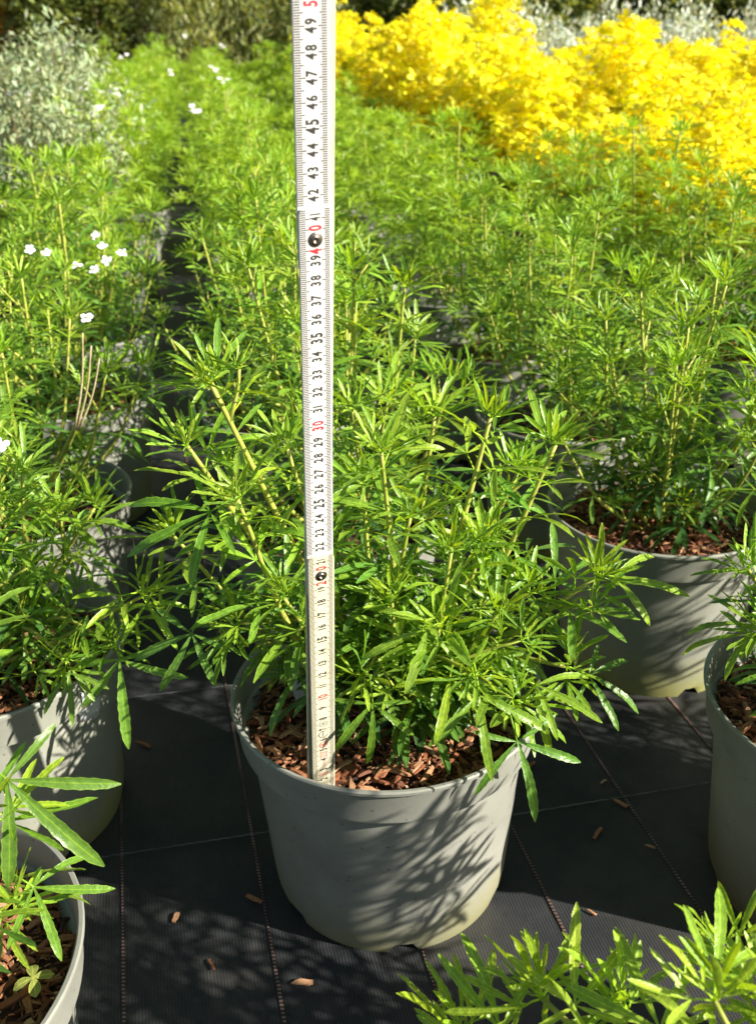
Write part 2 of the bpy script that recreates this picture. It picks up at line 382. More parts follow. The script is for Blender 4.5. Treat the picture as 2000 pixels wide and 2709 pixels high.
def build_shrub(rng, name, loc, tubes, leaves, label, cat='shrub', group=None, ok=None, limit=300, stem_name='stem'):
    """thing with a mesh for each stem and a child object for each leaf; loc in world metres, geometry local in cm"""
    root = bpy.data.objects.new(name, None); COL.objects.link(root); root.location = loc; root.empty_display_size = .05
    tag(root, label, cat, group)
    for P, r in tubes:
        V, F = tube(P, r, 6 if len(P) > 6 else 5); obj(stem_name, mesh('stem', V * CM, F, STEM), root)
    rest = []; n = 0
    for it in leaves:
        p, B, s, yg, age = it[:5]; k = rng.randrange(len(YOUNG if yg else HERO)); kp = (YOUNG_K if yg else HERO_K)[k]
        if len(it) == 5 and ok is not None and not ok(place(kp, p, B, s)): continue
        c = tint(rng, age)
        if n < limit:
            m_ = np.eye(4); m_[:3, :3] = B * s; m_[:3, 3] = p * CM
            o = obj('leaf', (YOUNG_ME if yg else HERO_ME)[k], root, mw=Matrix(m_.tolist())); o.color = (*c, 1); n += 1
        else: rest.append((p, B, s, yg, c))
    if rest: obj('foliage', joined(rng, rest, LOW, LOWY, FOL), root, kind='stuff')
    return root

def joined(rng, items, lib, liby, material, name='foliage'):
    Vs = []; Fs = []; As = []; Ts = []; k = 0
    for p, B, s, yg, c in items:
        v = rng.choice(liby if yg else lib); V = place(v[0], p, B, s)
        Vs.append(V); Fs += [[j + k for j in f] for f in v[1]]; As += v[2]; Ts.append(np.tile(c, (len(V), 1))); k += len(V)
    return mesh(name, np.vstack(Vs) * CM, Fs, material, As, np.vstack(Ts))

def copy_tree(o, parent=None):
    c = o.copy(); COL.objects.link(c); c.parent = parent
    for ch in o.children: copy_tree(ch, c)
    return c

# ------------------------------------------------------------------ ground
G = []
nx = 60
xs = np.concatenate([[-200, -60, -12], np.linspace(-6, 6, nx), [12, 60, 200]]); ys = np.concatenate([[-200, -40, -6], np.linspace(-2, 12, 70), [40, 200]])
V = [(x, y, 0.0) for y in ys for x in xs]
nxx = len(xs); Fg = [[j * nxx + i, j * nxx + i + 1, (j + 1) * nxx + i + 1, (j + 1) * nxx + i] for j in range(len(ys) - 1) for i in range(nxx - 1)]
ground = obj('ground', mesh('ground', V, Fg, GROUND), kind='structure', label='black woven ground fabric under all the pots')
for i in range(-8, 12):              # coloured marker threads woven into the fabric every 11.5 cm
    x0 = (-19.2 + 11.5 * i) * CM; y0 = .476; d = np.array([-.225, .974])
    P = [np.array([x0, y0]) + d * t for t in np.linspace(-.6, 3.0, 90)]; Vt = []; Ft = []
    wdt = .0011; nrm = np.array([d[1], -d[0]])
    for k, q in enumerate(P):
        j = .0003 * math.sin(k * 1.7 + i)
        Vt += [(*(q - nrm * (wdt + j)), .0012), (*(q + nrm * (wdt + j)), .0012)]
        if k: Ft.append([2 * k - 2, 2 * k - 1, 2 * k + 1, 2 * k])
    obj('marker_thread', mesh('marker_thread', Vt, Ft, THREAD), ground)
for (a, b) in (((-25.8, 62.9), (-9.0, 65.9)), ((-27.2, 85.7), (-12.0, 88.2)), ((9, 66.5), (30, 70.5)), ((30, 40), (-30, 30))):
    P = [np.array(a) + (np.array(b) - np.array(a)) * t for t in np.linspace(0, 1, 50)]; Vt = []; Ft = []
    for k, q in enumerate(P):
        j = .04 * math.sin(k * 2.1); Vt += [((q[0]) * CM, (q[1] - .07 + j) * CM, .0022), ((q[0]) * CM, (q[1] + .07 + j) * CM, .0022)]
        if k: Ft.append([2 * k - 2, 2 * k - 1, 2 * k + 1, 2 * k])
    obj('cross_thread', mesh('cross_thread', Vt, Ft, PALE), ground)

# ------------------------------------------------------------------ pots
R_RIM = 11.9
PROF = [(0.0, 1.2), (8.7, 1.2), (9.0, .6), (8.95, 0.05), (9.25, 0.0), (9.55, 1.1), (9.68, 2.2), (9.78, 3.4), (10.0, 6.4), (10.22, 9.2), (10.45, 12.0), (10.66, HP - 3.75), (10.7, HP - 3.4), (10.76, HP - 3.2), (11.42, HP - 3.12), (11.47, HP - 2.9),
        (11.66, HP - .55), (11.72, HP - .42), (11.92, HP - .36), (11.95, HP - .12), (11.86, HP), (11.64, HP - .02), (11.5, HP - .25), (11.25, HP - 2.6), (10.6, HP - 3.3), (10.5, HP - 4.0), (9.5, 2.0), (0, 1.7)]
def pot_mesh(mt):
    V, F = lathe(PROF, 96); n = len(PROF)
    # drainage notches round the foot
    F2 = []
    for f in F:
        k = f[0] // n; i = f[0] % n
        F2.append(f)
    for k in range(96):
        if k % 16 in (3, 4, 5):
            for i in (3, 4): V[k * n + i, 2] = .9 if i == 4 else .85
    me = mesh('pot', V * CM, F2, mt); me.set_sharp_from_angle(angle=math.radians(28)); return me
POT_ME = pot_mesh(POT); POT_A = pot_mesh(POT_ALG); POT_D = pot_mesh(POT_DIRTY)
def chips_mesh(seed, n, R_, z, low=False):
    rng = random.Random(seed); Vs = []; Fs = []; Ts = []; k = 0
    # dark soil bed
    seg = 40; Vb = [(0, 0, z + .3)] + [(r * math.cos(6.2832 * i / seg), r * math.sin(6.2832 * i / seg), z + .3 - .5 * (r / R_) ** 2) for r in (R_ * .5, R_) for i in range(seg)]
    Fb = [[0, 1 + i, 1 + (i + 1) % seg] for i in range(seg)] + [[1 + i, 1 + seg + i, 1 + seg + (i + 1) % seg, 1 + (i + 1) % seg] for i in range(seg)]
    Vs.append(np.array(Vb)); Fs += Fb; Ts.append(np.tile([.05, .025, .014], (len(Vb), 1))); k = len(Vb)
    pal = [(.32, .115, .045), (.44, .20, .09), (.20, .065, .028), (.60, .38, .22), (.10, .035, .016), (.36, .13, .055), (.26, .095, .04), (.50, .26, .13)]
    for _ in range(n):
        r = R_ * math.sqrt(rng.random()) * .985; a = rng.random() * 6.283
        L = min(3.2, rng.lognormvariate(-.45, .5)) * .95; W = L * rng.uniform(.14, .36); H = min(.28, W * rng.uniform(.3, .6))
        V, F = chip(rng, L, W, H); B = frame((math.cos(rng.random() * 6.28), math.sin(rng.random() * 6.28), rng.uniform(-.35, .35)), rng.uniform(-.6, .6))
        r = min(r, R_ - L * .28)
        V = V @ B.T + np.array([r * math.cos(a), r * math.sin(a), z + .38 - .5 * (r / R_) ** 2 + rng.uniform(0, .45)])
        c = np.array(rng.choice(pal)) * rng.uniform(.5, 1.15)
        Vs.append(V); Fs += [[j + k for j in f] for f in F]; Ts.append(np.tile(c, (len(V), 1))); k += len(V)
    return mesh('bark_mulch', np.vstack(Vs) * CM, Fs, CHIP, tint=np.vstack(Ts), smooth=False)
def chip(rng, L, W, H):
    """a splintered sliver of bark: ragged tapered wedge"""
    V = []; e0 = rng.choice((.3, .7, .9)); e1 = rng.choice((.15, .45, .8, .95))
    for i, t in enumerate((-.5, -.3, .1, .36, .5)):
        w_ = W * (e0, .95, 1.0, .5 + .5 * e1, e1)[i] * rng.uniform(.7, 1.15) * .5; h_ = H * (.6, 1, .9, .8, .5)[i] * .5; sx = rng.uniform(-.12, .12) * W; bz = .05 * L * (1 - 4 * t * t)
        V += [(sx - w_, t * L, bz - h_), (sx + w_, t * L, bz - h_ * .8), (sx + w_ * .8, t * L, bz + h_), (sx - w_ * .85, t * L, bz + h_ * .9)]
    F = [[0, 1, 2, 3][::-1], [16, 17, 18, 19]]
    for i in range(4):
        for k in range(4): F.append([i * 4 + k, i * 4 + (k + 1) % 4, i * 4 + 4 + (k + 1) % 4, i * 4 + 4 + k])
    return np.array(V), F
MULCH_Z = HP - 3.0
MULCH_HI = [chips_mesh(11 + i, 3000, 10.95, MULCH_Z) for i in range(3)]
MULCH_LO = chips_mesh(31, 420, 11.0, MULCH_Z)
CHIPS = []
rg = random.Random(5)
for i, c in enumerate([(.44, .23, .115), (.32, .14, .06), (.55, .36, .21), (.25, .10, .045), (.38, .19, .09), (.5, .29, .16), (.30, .12, .055), (.42, .24, .13)]):
    V, F = chip(rg, rg.uniform(1.9, 3.4), rg.uniform(.5, .95), rg.uniform(.2, .34)); CHIPS.append(mesh('bark_chip', V * CM, F, CHIP, tint=np.tile(c, (len(V), 1)), smooth=False))

def put_pot(xy, me, label, group=None, rz=0.0):
    o = obj('plant_pot', me, label=label, cat='pot', group=group); o.location = (xy[0] * CM, xy[1] * CM, 0); o.rotation_euler.z = rz; return o
def put_mulch(xy, me, label, group=None, chips=0, seed=0, rz=0.0):
    o = obj('bark_mulch', me, label=label, cat='mulch', group=group, kind='stuff'); o.location = (xy[0] * CM, xy[1] * CM, 0); o.rotation_euler.z = rz
    rng = random.Random(seed)
    for _ in range(chips):
        r = 10.2 * math.sqrt(rng.random()); a = rng.random() * 6.283; r = min(r, 9.5)
        B = frame((math.cos(rng.random() * 6.28), math.sin(rng.random() * 6.28), rng.uniform(-.22, .22)), rng.uniform(-.35, .35)); m_ = np.eye(4); m_[:3, :3] = B * rng.uniform(.42, .8)
        m_[:3, 3] = np.array([r * math.cos(a), r * math.sin(a), MULCH_Z + .78 - .5 * (r / 11) ** 2 + rng.uniform(-.05, .25)]) * CM
        obj('bark_chip', rng.choice(CHIPS), o, mw=Matrix(m_.tolist()))
    return o

MAIN = (0.3, 62.1); LEFT = (-33.8, 70.0); FL = (-29.0, 37.6); RIGHT = (36.4, 59.3); BR = (29.9, 93.0)
A_ = np.array([35.2, -5.0]); B_ = np.array([-5.2, 32.8])
put_pot(MAIN, POT_ME, 'grey plastic pot with the folding ruler standing inside its rim', rz=.35)
put_mulch(MAIN, MULCH_HI[0], 'reddish bark mulch around the foot of the folding ruler', chips=110, seed=1)
left_pot = put_pot(LEFT, POT_A, 'grey pot with green algae at its foot and a white sticker on its side', rz=1.1)
put_mulch(LEFT, MULCH_HI[1], 'bark mulch in the pot with the white side sticker', chips=60, seed=2)
put_pot(FL, POT_ME, 'grey pot in front of the stickered pot, its far wall dappled with light', rz=2.0)
put_mulch(FL, MULCH_HI[2], 'bark mulch with a pale seedling near the pot wall', chips=110, seed=3, rz=1.0)
put_pot(RIGHT, POT_D, 'grey pot with brown soil splashed over its lower wall', rz=.7)
put_mulch(RIGHT, MULCH_HI[1], 'bark mulch in the soil-splashed pot', chips=80, seed=4, rz=2.2)
put_pot(BR, POT_A, 'grey pot with striped leaf shadows, diagonally behind the ruler pot', rz=2.6)
put_mulch(BR, MULCH_HI[2], 'bark mulch in the pot striped with leaf shadows', chips=60, seed=5, rz=4.0)
# white sticker on the left pot
Vt = []; Ft = []; ns = 8
a0 = math.atan2(64.6 - LEFT[1], -22.8 - LEFT[0])
for j in range(5):
    for i in range(ns + 1):
        a = a0 - .1 + .26 * i / ns; z = HP - 5.6 + 4.4 * j / 4 - (1.5 * (i / ns) if j == 4 else 0) + (1.3 * (1 - i / ns) ** 2 if j == 0 else 0)
        rr = np.interp(z, [0, 3, HP - 3.45, HP - 3.1, HP], [9.6, 9.75, 10.75, 11.5, 11.75]) + .1
        Vt.append((rr * CM * math.cos(a), rr * CM * math.sin(a), z * CM))
for j in range(4):
    for i in range(ns): q = j * (ns + 1) + i; Ft.append([q, q + 1, q + ns + 2, q + ns + 1])
st = obj('sticker', mesh('sticker', Vt, Ft, PAPER), left_pot); st.matrix_local = Matrix.Rotation(-1.1, 4, 'Z'); st['label'] = 'white sticker on the pot wall'
sm = st.modifiers.new('thick', 'SOLIDIFY'); sm.thickness = .0004

# ------------------------------------------------------------------ folding ruler
RB = np.array([-4.24, 52.93, -2.73]); RU = np.array([.044, -.165, 1.0]); RU /= np.linalg.norm(RU)
RX = np.cross(np.array([-.38, .925, 0]), RU); RX = RX / np.linalg.norm(RX); RY = np.cross(RU, RX)      # RX to the right, RY away from the camera
rul = bpy.data.objects.new('folding_ruler', None); COL.objects.link(rul)
mr_ = np.eye(4); mr_[:3, 0] = RX; mr_[:3, 1] = RY; mr_[:3, 2] = RU; mr_[:3, 3] = (RB + np.array([0, 0, HP])) * CM
rul.matrix_world = Matrix(mr_.tolist())
tag(rul, 'white folding wooden ruler with black and red numbers standing in the pot', 'ruler')
HW = .79
def seg_mesh(z0, z1, y, round_top, mt, hw=HW, th=.17, x0=0.0):
    out = [(-hw, z0), (hw, z0)]
    if round_top:
        for k in range(9):
            a = k / 8 * math.pi; out.append((hw * math.cos(a) * (1 if 0 < k < 8 else 1), z1 - .32 + .32 * math.sin(a) ** .55))
    else: out += [(hw, z1), (-hw, z1)]
    n = len(out); V = [(x + x0, y, z) for x, z in out] + [(x + x0, y + th, z) for x, z in out]
    F = [list(range(n)), list(range(2 * n - 1, n - 1, -1))] + [[i + n, (i + 1) % n + n, (i + 1) % n, i] for i in range(n)]
    return mesh('ruler_segment', np.array(V) * CM, F, mt, smooth=False)
_gl = {}
def glyph(ch):
    if ch not in _gl:
        c = bpy.data.curves.new('glyph', 'FONT'); c.body = ch; c.size = 1.0; c.resolution_u = 3; c.offset = .028
        o = bpy.data.objects.new('glyph', c); COL.objects.link(o); bpy.context.view_layer.update()
        e = o.evaluated_get(bpy.context.evaluated_depsgraph_get()); me = e.to_mesh()
        V = np.array([v.co[:] for v in me.vertices]); F = [list(q.vertices) for q in me.polygons]; e.to_mesh_clear()
        bpy.data.objects.remove(o); bpy.data.curves.remove(c)
        lo = V.min(0); hi = V.max(0); _gl[ch] = ((V - [lo[0], 0, 0]), F, hi[0] - lo[0])
    return _gl[ch]
def write(bag, txt, z, x, cap, cond, y, mi, sp=.09):
    """text running up the ruler, tops of the figures to the left; centred on z and x"""
    k = cap / .69; wd = sum(glyph(c)[2] * k * cond for c in txt) + sp * (len(txt) - 1); pos = z - wd / 2
    for c in txt:
        V, F, gw = glyph(c); Vn = np.stack([x + cap / 2 - V[:, 1] * k, np.full(len(V), y), pos + V[:, 0] * k * cond], 1)
        bag.add(Vn, F, mi); pos += gw * k * cond + sp
def quad(bag, x0, x1, z0, z1, y, mi): bag.add([(x0, y, z0), (x1, y, z0), (x1, y, z1), (x0, y, z1)], [[0, 1, 2, 3]], mi)
def ring(bag, x, z, r, t, y, mi, n=20, sides=None):
    n = sides or n; V = []; 
    for k in range(n):
        a = 6.28319 * k / n + .52; V += [(x + r * math.cos(a), y, z + r * math.sin(a)), (x + (r - t) * math.cos(a), y, z + (r - t) * math.sin(a))]
    bag.add(V, [[2 * k, 2 * ((k + 1) % n), 2 * ((k + 1) % n) + 1, 2 * k + 1] for k in range(n)], mi)
def ruler_run(parent, z0, z1, zt, y, mt, round_top, first, last, left=True):
    sg = obj('ruler_segment', seg_mesh(z0, z1, y, round_top, mt), parent)
    tk = Bag(); nm = Bag(); yy = y - .012
    for mm in range(int(first * 10), int(last * 10) + 1):
        z = mm / 10
        if mm % 10 == 0: ln, lr = .50, .36
        elif mm % 5 == 0: ln, lr = .44, .30
        else: ln, lr = .31, .215
        t = .024
        if abs(z - 20) < .42 or abs(z - 40) < .42: ln = min(ln, .36); lr = min(lr, .26)
        quad(tk, -HW + .005, -HW + ln, z - t, z + t, yy, 0); quad(tk, HW - .06 - lr - .06, HW - .09, z - t, z + t, yy, 0)
    for cm_ in range(max(2, math.ceil(first)), math.floor(last) + 1):
        s = str(cm_)
        if cm_ % 20 == 0:
            write(nm, s[1], cm_ + .56, -.02, .60, .62, yy, 1); write(nm, s[0], cm_ - .56, -.02, .60, .62, yy, 1)
        elif cm_ % 10 == 0: write(nm, s, cm_, -.02, .58, .62, yy, 1)
        elif cm_ % 5 == 0: write(nm, s, cm_, -.02, .58 if cm_ > 5 else .48, .66, yy, 0)
        elif cm_ in (19,): write(nm, s, cm_, -.02, .42, .62, yy, 0)
        else: write(nm, s, cm_ + (.06 if cm_ % 20 == 1 else 0), -.02, .48, .70 if cm_ % 20 != 1 else .5, yy, 0)
    obj('tick_marks', tk.mesh('tick_marks', [TICK], False), sg); obj('numerals', nm.mesh('numerals', [INK, RED], False), sg)
    return sg
s3 = ruler_run(rul, 38.6, 61.6, 0, .36, WHITE, True, 41.6, 61)
s2 = ruler_run(rul, 18.6, 41.55, 0, .18, WHITE, True, 21.6, 41.4)
s1 = ruler_run(rul, -.35, 21.5, 0, .0, CREAM, True, .2, 21.4)
# the leaves folded away behind, turned a little so that they show at the edges
back = obj('folded_back_segment', seg_mesh(-.35, 30, .56, False, CREAM, .80), rul)
back2 = obj('folded_back_segment', seg_mesh(30.05, 61.6, .56, True, CREAM, .80), rul)
tkb = Bag()
for mm in range(0, 300): quad(tkb, -.735, -.45, mm / 10 - .022, mm / 10 + .022, .548, 0)
for mm in range(300, 610): quad(tkb, .58, .61, mm / 10 - .02, mm / 10 + .02, .548, 0); quad(tkb, .67, .69, mm / 10 - .02, mm / 10 + .02, .548, 0)
tb = obj('tick_marks', tkb.mesh('tick_marks', [TICK], False), back)
rb_ = Matrix.Translation((0, 0, .165)) @ Matrix.Rotation(math.radians(.62), 4, 'Y') @ Matrix.Translation((0, 0, -.165))
back.matrix_local = rb_; back2.matrix_local = rb_
# verification marks printed on the first segment
bg_ = Bag(); yy = -.012
ring(bg_, -.02, 7.5, .30, .035, yy, 0, sides=6); write(bg_, '06', 7.5, -.02, .24, .6, yy - .002, 0, .04)
for k in range(14):                                             # open rounded e-mark
    a, b = 1.0 + k * .36, 1.0 + (k + 1) * .36; r1, r2 = .33, .28
    bg_.add([(-.02 + r1 * math.cos(a), yy, 6.5 + r1 * math.sin(a)), (-.02 + r2 * math.cos(a), yy, 6.5 + r2 * math.sin(a)), (-.02 + r2 * math.cos(b), yy, 6.5 + r2 * math.sin(b)), (-.02 + r1 * math.cos(b), yy, 6.5 + r1 * math.sin(b))], [[0, 1, 2, 3]], 0)
quad(bg_, -.05, .0, 6.25, 6.78, yy, 0)
ring(bg_, -.02, 5.5, .30, .05, yy, 1); write(bg_, 'III', 5.5, -.02, .32, .7, yy - .002, 1, .03)
for (x0, x1, z0, z1) in ((-.27, .23, 4.18, 4.24), (-.27, .23, 4.74, 4.8), (-.27, -.21, 4.18, 4.8), (.17, .23, 4.18, 4.8)): quad(bg_, x0, x1, z0, z1, yy, 2)
for k in range(4): quad(bg_, -.2 + .02 * k, .16 - .03 * (k % 2), 4.29 + k * .12, 4.35 + k * .12, yy, 2)
for k in range(8): quad(bg_, -.07 + .02 * (k % 2), .07, 3.22 + k * .08, 3.27 + k * .08, yy, 2)
for xx in (-.19, .17):
    ring(bg_, xx, 2.55, .17, .04, yy, 2, sides=8); write(bg_, 'E', 2.55, xx, .17, .8, yy - .002, 2)
mk = obj('verification_marks', bg_.mesh('verification_marks', [INK, RED, PINK], False), s1); mk['label'] = 'black and red verification marks printed on cream wood'
def rivet(seg, z, y):
    V, F = lathe([(0, .02), (.10, .02), (.11, .09), (.15, .12), (.19, .08), (.21, .035), (.30, .055), (.36, .02), (.37, -.03)], 28)
    V = np.stack([V[:, 0] - .02, y - V[:, 2], V[:, 1] + z], 1); F = [f[::-1] for f in F]
    r_ = obj('rivet', mesh('rivet', V * CM, F, STEEL), seg); r_['label'] = 'round hollow steel rivet'
rivet(s1, 20.0, 0.0); rivet(s2, 40.0, .18)

# ------------------------------------------------------------------ shrubs
def pot_ok(center, extra=None):
    cx_, cy_ = center
    def f(K):                        # K in cm about the shrub's foot (mulch level)
        r = np.hypot(K[:, 0], K[:, 1]); z = K[:, 2] - 2.9        # height over the rim
        if np.any((z < .35) & (r > 10.8) & (r < 12.4)): return False
        if np.any((r <= 10.8) & (K[:, 2] < .5)): return False
        if np.any((r > 12) & (z < -9)): return False
        if extra is not None:
            W_ = K + np.array([cx_, cy_, -2.9]); return extra(W_)
        return True
    return f
def clear_ruler(W_):
    d = W_ - RB; a = d @ RX; b = d @ RY; c = d @ RU
    if np.any((np.abs(a) < 1.15) & (b > -.5) & (b < 1.6) & (c > -1)): return False
    if np.any((np.abs(a) < 1.3) & (b <= -.5) & (c > 0)): return False       # the hand that set the ruler pushed these aside
    return True
def loc_of(c): return (c[0] * CM, c[1] * CM, (HP - 2.9) * CM)
def local(c, pts): return [tuple(np.array(p) - np.array([c[0], c[1], -2.9])) for p in pts]

rng = random.Random(21)
tips = [(-10.1, 58, 26.0), (-12.2, 59, 21.5), (-8.9, 56.5, 18.8), (-6.0, 61, 20.5), (.3, 58, 21.2), (7.7, 62, 21.8), (12.2, 62, 19.7), (4.2, 66, 20.5),
        (14.8, 58, 11.6), (7.2, 60, 13.3), (3.9, 55.5, 9.5), (6.0, 53.5, 7.2), (-1.2, 54.2, 6.6), (8.6, 53.0, 5.2), (12.6, 55.5, 6.0), (-10.0, 59.5, 7.6),
        (-14.3, 61, 14.0), (-1.7, 69, 20.0), (10.5, 67, 15.5), (2.2, 60, 15.5), (-4.0, 66, 15.5), (8.0, 57, 9.5), (-6.5, 57.2, 11.0), (0.8, 57.5, 10.5), (10.5, 59.5, 9.5), (4.8, 57.5, 14.0), (-1.0, 62, 17)]
stems = []
for i, t in enumerate(tips):
    a = rng.random() * 6.28; rr = rng.uniform(.5, 3.2); b = np.array([MAIN[0] + rr * math.cos(a) + .12 * (t[0]), MAIN[1] + rr * math.sin(a) + 1.0, -2.7]); t = np.array(t)
    m1 = b + (t - b) * np.array([.5, .5, .42]) + np.array([rng.uniform(-.8, .8), rng.uniform(-.8, .8), 0]); 
    if t[2] < 9: m1[2] = max(t[2] * .75, 2.5); m1[:2] = b[:2] + (t - b)[:2] * .42
    stems.append(local(MAIN, [b, m1, t]))
stems.sort(key=lambda s: -s[-1][2])
tb_, lv = grow(rng, stems, base_r=.29, inter=2.9, size=.80, side=.30, bare=.1)
rng2 = random.Random(3); rng2.shuffle(lv)
for (p, D, up, s_, age) in [((6.0, 53.6, 8.2), (.1, -.55, -.6), (0, -.6, .8), .88, .35), ((-.8, 53.4, 7.2), (.06, -.4, -.75), (0, -.85, .55), .72, .45), ((8.3, 52.8, 4.8), (.2, -.45, -.75), (.1, -.8, .6), .82, .5),
                            ((-8.4, 56.6, 19.2), (-.75, -.4, -.25), (0, -.55, .8), .98, .5), ((12.4, 55.6, 6.0), (.8, -.2, -.25), (0, -.5, .85), .72, .55), ((14.6, 58, 11.8), (.85, -.15, -.05), (0, -.6, .8), .8, .2),
                            ((9.2, 54.0, 6.2), (.8, -.45, -.1), (0, -.55, .8), .75, .35), ((-12.6, 60.2, 8.8), (-.35, -.4, -.7), (0, -.8, .6), .85, .6), ((4.2, 55.6, 9.8), (-.75, -.45, .0), (0, -.5, .85), .8, .3)]:
    lv.append((np.array(p) - np.array([MAIN[0], MAIN[1], -2.9]), frame(D, 0, up), s_, 0, age, True))
lv.sort(key=lambda q: q[0][1])                     # the leaves that show largest become parts of their own
main_shrub = build_shrub(rng, 'leafy_shrub', loc_of(MAIN), tb_, lv, 'bushy green shrub with finger-like leaves measured by the folding ruler', ok=pot_ok(MAIN, clear_ruler))

def explicit_shrub(seed, c, tips, n_rand, height, spread, label, size=1.0, side=.35, lean=(0, 0), extra=None, inter=3.0, special=(), sun_tint=1.0):
    rng = random.Random(seed); st = []
    for t in tips:
        b = np.array([c[0] + rng.uniform(-2, 2), c[1] + rng.uniform(-2, 2), -2.7]); t = np.array(t, float); m1 = b + (t - b) * np.array([.5, .5, .5]) + rng.uniform(-.6, .6)
        if t[2] < 6: m1[2] = max(4.0, t[2] * .9)
        st.append(local(c, [b, m1, t]))
    st += dome(rng, n_rand, height + 2.9, spread, lean)
    tb, lv = grow(rng, st, base_r=.26, inter=inter, size=size, side=side, bare=.1)
    for (p, D, up, s, age) in special: lv.append((np.array(p) - np.array([c[0], c[1], -2.9]), frame(D, 0, up), s, 0, age, True))
    lv = [q[:4] + (q[4] * sun_tint,) + q[5:] for q in lv]  # paler leaf tints put sunlight into the colour
    lv.sort(key=lambda q: q[0][1])
    return build_shrub(rng, 'leafy_shrub', loc_of(c), tb, lv, label, ok=pot_ok(c, extra))
explicit_shrub(41, LEFT, [(-17.6, 63, 8.0), (-20.2, 62, 4.6), (-23.2, 60.5, 4.2), (-22.3, 70, 12.0), (-27, 63, 16), (-30, 66, 20)], 10, 24, 11.5,
               'green shrub growing in the pot with the white sticker', size=.80,
               special=[((-20.0, 62.3, 4.8), (.15, -.3, -.75), (0, -.85, .5), .95, .45), ((-17.9, 63.3, 8.2), (.3, -.45, -.2), (0, -.7, .7), .62, .1), ((-17.8, 63.2, 8.2), (.7, -.1, .25), (0, -.6, .8), .7, .2), ((-17.9, 63.2, 8.2), (-.6, -.4, .1), (0, -.6, .8), .6, .15), ((-23.2, 60.4, 4.2), (.2, -.5, -.5), (0, -.7, .7), .6, .4)])
explicit_shrub(43, FL, [(-20.2, 38.6, 9.4), (-20.4, 37.6, 3.8), (-21.5, 40.5, 19.5), (-24, 37, 15)], 2, 13, 5,
               'sparse green shrub over the mulch with the pale seedling', size=1.0, side=.06, lean=(-7, 0), inter=6.5,
               special=[((-20.4, 39.3, 13.0), (.5, -.15, -.5), (.1, -.8, .6), 1.0, .6), ((-20.2, 38.8, 5.6), (.55, -.25, -.18), (.1, -.5, .85), .68, .35)])
explicit_shrub(47, RIGHT, [(24.2, 56, 13.0), (24.6, 53, 10.5), (28, 52, 16), (30, 60, 20)], 9, 23, 12, 'green shrub rooted in the soil-splashed pot', size=.80, lean=(3, 0))
FR = (18.5, 13.0)
put_pot(FR, POT_ME, 'grey pot under the blurred foreground shrub'); put_mulch(FR, MULCH_LO, 'bark mulch under the blurred foreground shrub')
explicit_shrub(53, FR, [(6.9, 30.2, 5.8), (10.6, 29.6, 5.6), (12.6, 25.8, 11.2), (3.6, 30.6, 2.8), (15.5, 27.5, 9.0), (18.0, 25.0, 9.0)], 5, 14, 8,
               'blurred bright green shrub with upturned leaves, its pot out of sight', size=.9, side=.1, inter=4.6, sun_tint=.35)  # leaf colour lightened to stand in for sun the neighbouring shrub blocks
FRR = (41.5, 26.5)
put_pot(FRR, POT_ME, 'grey pot standing in front of the soil-splashed pot'); put_mulch(FRR, MULCH_LO, 'bark mulch in the pot in front of the soil-splashed pot')
explicit_shrub(57, FRR, [], 14, 21, 13, 'green shrub in the pot in front of the soil-splashed pot')
explicit_shrub(59, BR, [(32.5, 90, 23.5), (22.0, 88, 17.0), (36, 86, 13)], 13, 22, 14, 'green shrub in the pot striped with leaf shadows', size=.80)

# prototypes for the rows behind: with single leaves for the near rows, with joined foliage farther off
protos = []
for k in range(4):
    rng = random.Random(100 + k); tb, lv = grow(rng, dome(rng, 15, 27, 14.0), base_r=.25, inter=3.0, size=.79, side=.34, bare=.12)
    lv.sort(key=lambda q: -q[0][2])
    protos.append(build_shrub(rng, 'leafy_shrub', (0, 0, 0), tb, lv, 'x', ok=pot_ok((0, 0)), limit=260))
def far_shrub(seed, n, height, spread, lib, liby, material, name, inter, size, side, tfun, stems_shown=5, stem_mat=STEM, vig=1.0):
    rng = random.Random(seed); tb, lv = grow(rng, dome(rng, n, height, spread), base_r=.28, inter=inter, size=size, side=side, bare=.25, vigor=vig)
    root = bpy.data.objects.new(name, None); COL.objects.link(root)
    for P, r in tb[:stems_shown * 3:1]:
        if len(P) > 6: V, F = tube(P, r, 5); obj('stem', mesh('stem', V * CM, F, stem_mat), root)
    ok = pot_ok((0, 0))
    items = [(p, B, s, yg, tfun(rng, age)) for p, B, s, yg, age in lv if p[2] > .1 * height]
    obj('foliage', joined(rng, items, lib, liby, material), root, kind='stuff'); return root
fars = [far_shrub(200 + k, 15, 28, 17, LOW, LOWY, FOL, 'leafy_shrub', 3.1, .80, .42, lambda r, a: tint(r, a * .55)) for k in range(4)]
def gold(rng, age):
    c = np.array([.80, .80, .016]) if age < .62 else np.array([.40, .46, .02])
    return np.clip(c * rng.uniform(.75, 1.2) * np.array([1, rng.uniform(.86, 1.1), rng.uniform(.5, 2)]), 0, 1)
golds = [far_shrub(300 + k, 16, 34, 17, OVA, OVA, GOLD, 'golden_shrub', 2.9, .95, .42, gold) for k in range(4)]

